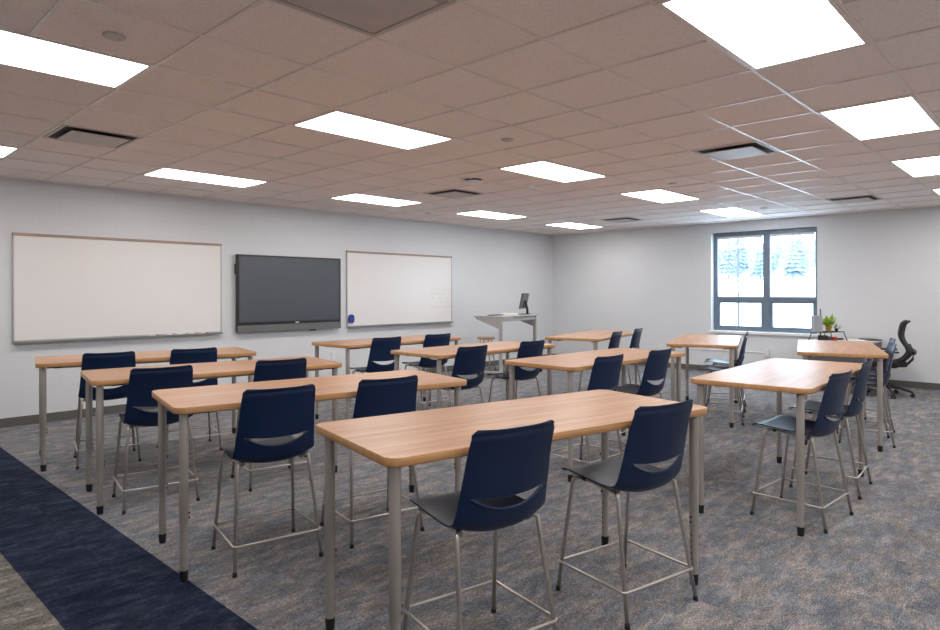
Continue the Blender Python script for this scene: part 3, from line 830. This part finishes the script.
bm = B(); box(bm, -0.222, 0.222, 0.0155, 0.017, -0.137, 0.137); s_ = obj('screen', bm, M_BEZEL, c)
bm = B(); box(bm, -0.07, 0.07, -0.028, -0.015, -0.12, 0.02, bev=0.004); obj('rear_housing', bm, M_BLKPL, c)
t = thing('keyboard', 'thin dark keyboard lying on the left of the podium top', 'keyboard', on_podium(-0.30, 0.30), pa + R(8))
bm = B(); box(bm, -0.20, 0.20, -0.07, 0.07, 0, 0.014, bev=0.003); obj('keyboard_body', bm, M_BROWN, t)
bm = B()
for i in range(14):
    for j in range(4): box(bm, -0.19 + i * 0.027, -0.167 + i * 0.027, -0.058 + j * 0.03, -0.035 + j * 0.03, 0.013, 0.018)
obj('keys', bm, M_BLKPL, t)
bm = B(); box(bm, -0.12, 0.12, -0.15, 0.15, 0, 0.03, bev=0.002); o = obj('paper_stack', bm, M_PAPER); o.location = on_podium(0.09, 0.27); o.rotation_euler = (0, 0, pa + R(20))
tag(o, 'white paper stack between keyboard and monitor on the podium', 'papers')

t = thing('wooden_stool', 'small wood-seated stool against the board wall, left of the podium', 'stool', (9.30, 8.35, 0), R(20))
bm = B(); lathe(bm, [(0.16, .60), (.175, .605), (.175, .635), (.165, .642), (.02, .644)], 28); obj('seat', bm, M_STOOL, t)
for k in range(4):
    a = R(45 + 90 * k); c_, s_ = math.cos(a), math.sin(a)
    bm = B(); tube(bm, [(0.115 * c_, 0.115 * s_, .605), (0.19 * c_, 0.19 * s_, 0.012)], 0.012, 8); leg = obj('leg', bm, M_LEG, t)
    bm = B(); tube(bm, [(0.189 * c_, 0.189 * s_, 0.02), (0.19 * c_, 0.19 * s_, 0.0)], 0.015, 8); obj('rubber_tip', bm, M_BLACK, leg)
bm = B(); tube(bm, [(0.158 * math.cos(R(a)), 0.158 * math.sin(R(a)), 0.27) for a in range(0, 360, 15)], 0.007, 6, closed=True); obj('foot_ring', bm, M_LEG, t)

# ------------------------------------------------------------------ teacher desk area
dx0, dx1, dy0, dy1, dz = 10.75, 12.03, 2.28, 3.09, 0.74
t = thing('teacher_desk', 'pale-topped teacher desk with grey end panels against the window wall', 'desk', ((dx0 + dx1) / 2, (dy0 + dy1) / 2, 0))
hx, hy = (dx1 - dx0) / 2, (dy1 - dy0) / 2
bm = B(); box(bm, -hx, hx, -hy, hy, dz - 0.028, dz, bev=0.004); obj('desktop', bm, M_DESK, t)
for s in (-1, 1):
    bm = B(); box(bm, s * (hx - 0.03) - 0.012, s * (hx - 0.03) + 0.012, -hy + 0.03, hy - 0.03, 0, dz - 0.028, bev=0.002); obj('end_panel', bm, M_DESKDK, t)
bm = B(); box(bm, -hx + 0.043, hx - 0.043, hy - 0.08, hy - 0.06, 0.25, dz - 0.028); obj('modesty_panel', bm, M_DESKDK, t)
bm = B(); box(bm, hx - 0.46, hx - 0.043, -hy + 0.04, hy - 0.10, 0.02, dz - 0.03, bev=0.003); pd = obj('drawer_pedestal', bm, M_DESKDK, t)
for k in range(3):
    bm = B(); box(bm, hx - 0.45, hx - 0.053, -hy + 0.022, -hy + 0.04, 0.04 + k * 0.22, 0.245 + k * 0.22, bev=0.003); d_ = obj('drawer_front', bm, M_BASE, pd)
# wire shelf on the desk
sx_, sy_ = 11.13, 2.86
t = thing('desk_shelf', 'black wire shelf with splayed legs standing on the teacher desk', 'shelf', (sx_, sy_, dz), R(-20))
bm = B(); tube(bm, [(-.24, -.11, .14), (.24, -.11, .14), (.24, .11, .14), (-.24, .11, .14)], 0.006, 6, closed=True)
for k in range(9): tube(bm, [(-.2 + k * .05, -.11, .14), (-.2 + k * .05, .11, .14)], 0.003, 5)
obj('wire_top', bm, M_BLKPL, t)
for s in (-1, 1):
    for q in (-1, 1):
        bm = B(); tube(bm, [(s * .22, q * .11, .14), (s * .29, q * .12, 0.006)], 0.007, 6); obj('leg', bm, M_BLKPL, t)
def on_shelf(x, y, z=0.146):
    a = R(-20); return (sx_ + math.cos(a) * x - math.sin(a) * y, sy_ + math.sin(a) * x + math.cos(a) * y, dz + z)
bm = B(); box(bm, -0.065, 0.065, -0.045, 0.045, 0, 0.25, bev=0.004); o = obj('magazine_file', bm, M_FOLDER); o.location = on_shelf(-.235, 0.02); o.rotation_euler = (0, 0, R(-42))
tag(o, 'pale grey upright file box on the left end of the desk shelf', 'file box')
t = thing('small_screen', 'thin dark screen standing edge-on behind the desk shelf, left of the yellow-green plant', 'screen', (11.38, 3.03, dz), R(15))
bm = B(); box(bm, -0.17, 0.17, -0.008, 0.008, 0.18, 0.49, bev=0.003); obj('panel', bm, M_BLKPL, t)
bm = B(); box(bm, -0.06, 0.06, -0.045, 0.045, 0, 0.01, bev=0.002); tube(bm, [(0, 0, .01), (0, 0, .20)], 0.012, 8); obj('stand', bm, M_BLKPL, t)
def plant(name, loc, pr, ph, n, L, mat, potm, label, seed):
    t = thing(name, label, 'potted plant', loc)
    bm = B(); lathe(bm, [(pr * .7, 0), (pr * .95, ph * .85), (pr, ph), (pr * .85, ph), (pr * .8, ph * .85), (0.005, ph * .84)], 16); obj('pot', bm, potm, t)
    rn = random.Random(seed); bm = B()
    for k in range(n):
        a = rn.uniform(0, 6.28); el = rn.uniform(.35, 1.45); l_ = L * rn.uniform(.55, 1.1)
        base = Vector((math.cos(a) * .01, math.sin(a) * .01, ph * .85)); d = Vector((math.cos(a) * math.cos(el), math.sin(a) * math.cos(el), math.sin(el)))
        side = Vector((-math.sin(a), math.cos(a), 0)); prev = None
        for i in range(6):
            f = i / 5; p = base + d * l_ * f + Vector((0, 0, -l_ * .35 * f * f * math.cos(el))); wd = (0.003 if f < .35 else 0.022 * math.sin(math.pi * min(1, (f - .3) / .7)) + .001) * (L / .14)
            q = (bm.verts.new(p - side * wd), bm.verts.new(p + side * wd + Vector((0, 0, .002))))
            if prev: bm.faces.new((prev[0], prev[1], q[1], q[0])).smooth = True
            prev = q
    obj('leaves', bm, mat, t)
plant('potted_plant', on_shelf(0.02, 0.0), 0.05, 0.085, 44, 0.22, M_LEAF, M_POT, 'yellow-green potted plant in the middle of the desk shelf', 4)
plant('potted_plant', on_shelf(0.21, 0.0), 0.03, 0.04, 14, 0.11, M_LEAF2, M_BLKPL, 'small dull green plant on the right end of the desk shelf', 9)
for (x, y, sx, sy, sz, m, l, n_) in ((-.12, 0, .05, .05, .09, M_BLKPL, 'black box under the left part of the desk shelf', 'storage_box'), (.02, .02, .05, .04, .07, M_MONGREY, 'dark grey box under the middle of the desk shelf', 'storage_box'),
                              (.13, 0, .04, .04, .06, M_RED, 'small red box under the right part of the desk shelf', 'storage_box')):
    bm = B(); box(bm, -sx, sx, -sy, sy, 0, sz, bev=.004); o = obj(n_, bm, m); o.location = on_shelf(x, y, 0); o.rotation_euler = (0, 0, R(-15)); tag(o, l, 'box')
bm = B(); box(bm, -.06, .06, -.03, .03, 0, .025, bev=.006); o = obj('stapler', bm, M_BLKPL); o.location = (11.52, 2.80, dz); o.rotation_euler = (0, 0, R(-40)); tag(o, 'black stapler-sized object right of the desk shelf', 'stapler')
bm = B(); box(bm, -.15, .15, -.11, .11, 0, .012, bev=.001); o = obj('paper_stack', bm, M_PAPER); o.location = (11.38, 2.52, dz); o.rotation_euler = (0, 0, R(15)); tag(o, 'flat white papers in the middle of the teacher desk', 'papers')
bm = B(); box(bm, -.15, .15, -.1, .1, 0, .018, bev=.004); o = obj('closed_laptop', bm, M_BLKPL); o.location = (11.76, 2.42, dz); o.rotation_euler = (0, 0, R(40)); tag(o, 'thin dark closed laptop at the right end of the teacher desk', 'laptop')

# office chair
t = thing('office_chair', 'black swivel office chair with curved back, seen from the side at the teacher desk', 'office chair', (10.93, 2.04, 0), R(12))
bm = B(); tube(bm, [(0, 0, .12), (0, 0, .27)], 0.032, 12); tube(bm, [(0, 0, .26), (0, 0, .43)], 0.018, 12); obj('column', bm, M_BLKPL, t)
for k in range(5):
    a = R(72 * k + 193); c_, s_ = math.cos(a), math.sin(a)
    bm = B(); tube(bm, [(0, 0, .15), (.15 * c_, .15 * s_, .125), (.31 * c_, .31 * s_, .075)], [.028, .022, .016], 8); arm = obj('base_arm', bm, M_BLKPL, t)
    bm = B(); x, y = .31 * c_, .31 * s_
    for q in (-1, 1): tube(bm, [(x - s_ * q * .008, y + c_ * q * .008, .028), (x - s_ * q * .026, y + c_ * q * .026, .028)], .028, 12)
    tube(bm, [(x, y, .03), (x, y, .08)], .01, 8); obj('caster', bm, M_BLACK, arm)
bm = B(); prism(bm, rrect(.245, .235, .09), .44, .50)
bmesh.ops.bevel(bm, geom=[e for e in bm.edges if abs(e.verts[0].co.z - e.verts[1].co.z) < 1e-5], offset=.02, segments=3, affect='EDGES')
obj('seat', bm, M_FABRIC, t)
bm = B(); box(bm, -.12, .12, -.12, .10, .41, .445, bev=.008); obj('seat_mechanism', bm, M_BLKPL, t)
bm = B()       # curved back
G = []
cv = catmull([(-.15, .50), (-.23, .53), (-.30, .62), (-.285, .70), (-.235, .78), (-.205, .87), (-.215, .96), (-.235, 1.04), (-.285, 1.085)], 3)
for i, p in enumerate(cv):
    u = i / (len(cv) - 1); hw_ = .20 + .035 * math.sin(math.pi * min(1, u * 1.15)) - (.05 if u > .97 else 0)
    G.append([bm.verts.new((hw_ * v, p.x + .055 * v * v, p.y)) for v in [-1 + 2 * k / 12 for k in range(13)]])
for i in range(len(G) - 1):
    for k in range(12): bm.faces.new((G[i][k], G[i][k + 1], G[i + 1][k + 1], G[i + 1][k])).smooth = True
bk = obj('backrest', bm, M_FABRIC, t); m_ = bk.modifiers.new('thickness', 'SOLIDIFY'); m_.thickness = .022; m_.offset = 0
bm = B(); tube(bm, [(0, -.10, .425), (0, -.23, .45), (0, -.31, .54), (0, -.325, .64), (0, -.27, .76)], [.02, .02, .018, .016, .014], 10); obj('back_support', bm, M_BLKPL, t)
bm = B()
lathe(bm, [(.05, .60), (.12, .63), (.12, .66), (.05, .69)], 16, 0, 0, 0)
for v in bm.verts: v.co = Vector((v.co.x * 1.35, -.318 + v.co.y * .35, v.co.z))
obj('lumbar_pad', bm, M_BLKPL, t)
for s in (-1, 1):
    bm = B(); tube(bm, [(s * .20, -.02, .43), (s * .29, -.02, .45), (s * .29, -.02, .64)], .014, 8); ar = obj('armrest', bm, M_BLKPL, t)
    bm = B(); box(bm, s * .29 - .04, s * .29 + .04, -.14, .10, .64, .665, bev=.01); obj('arm_pad', bm, M_BLKPL, ar)
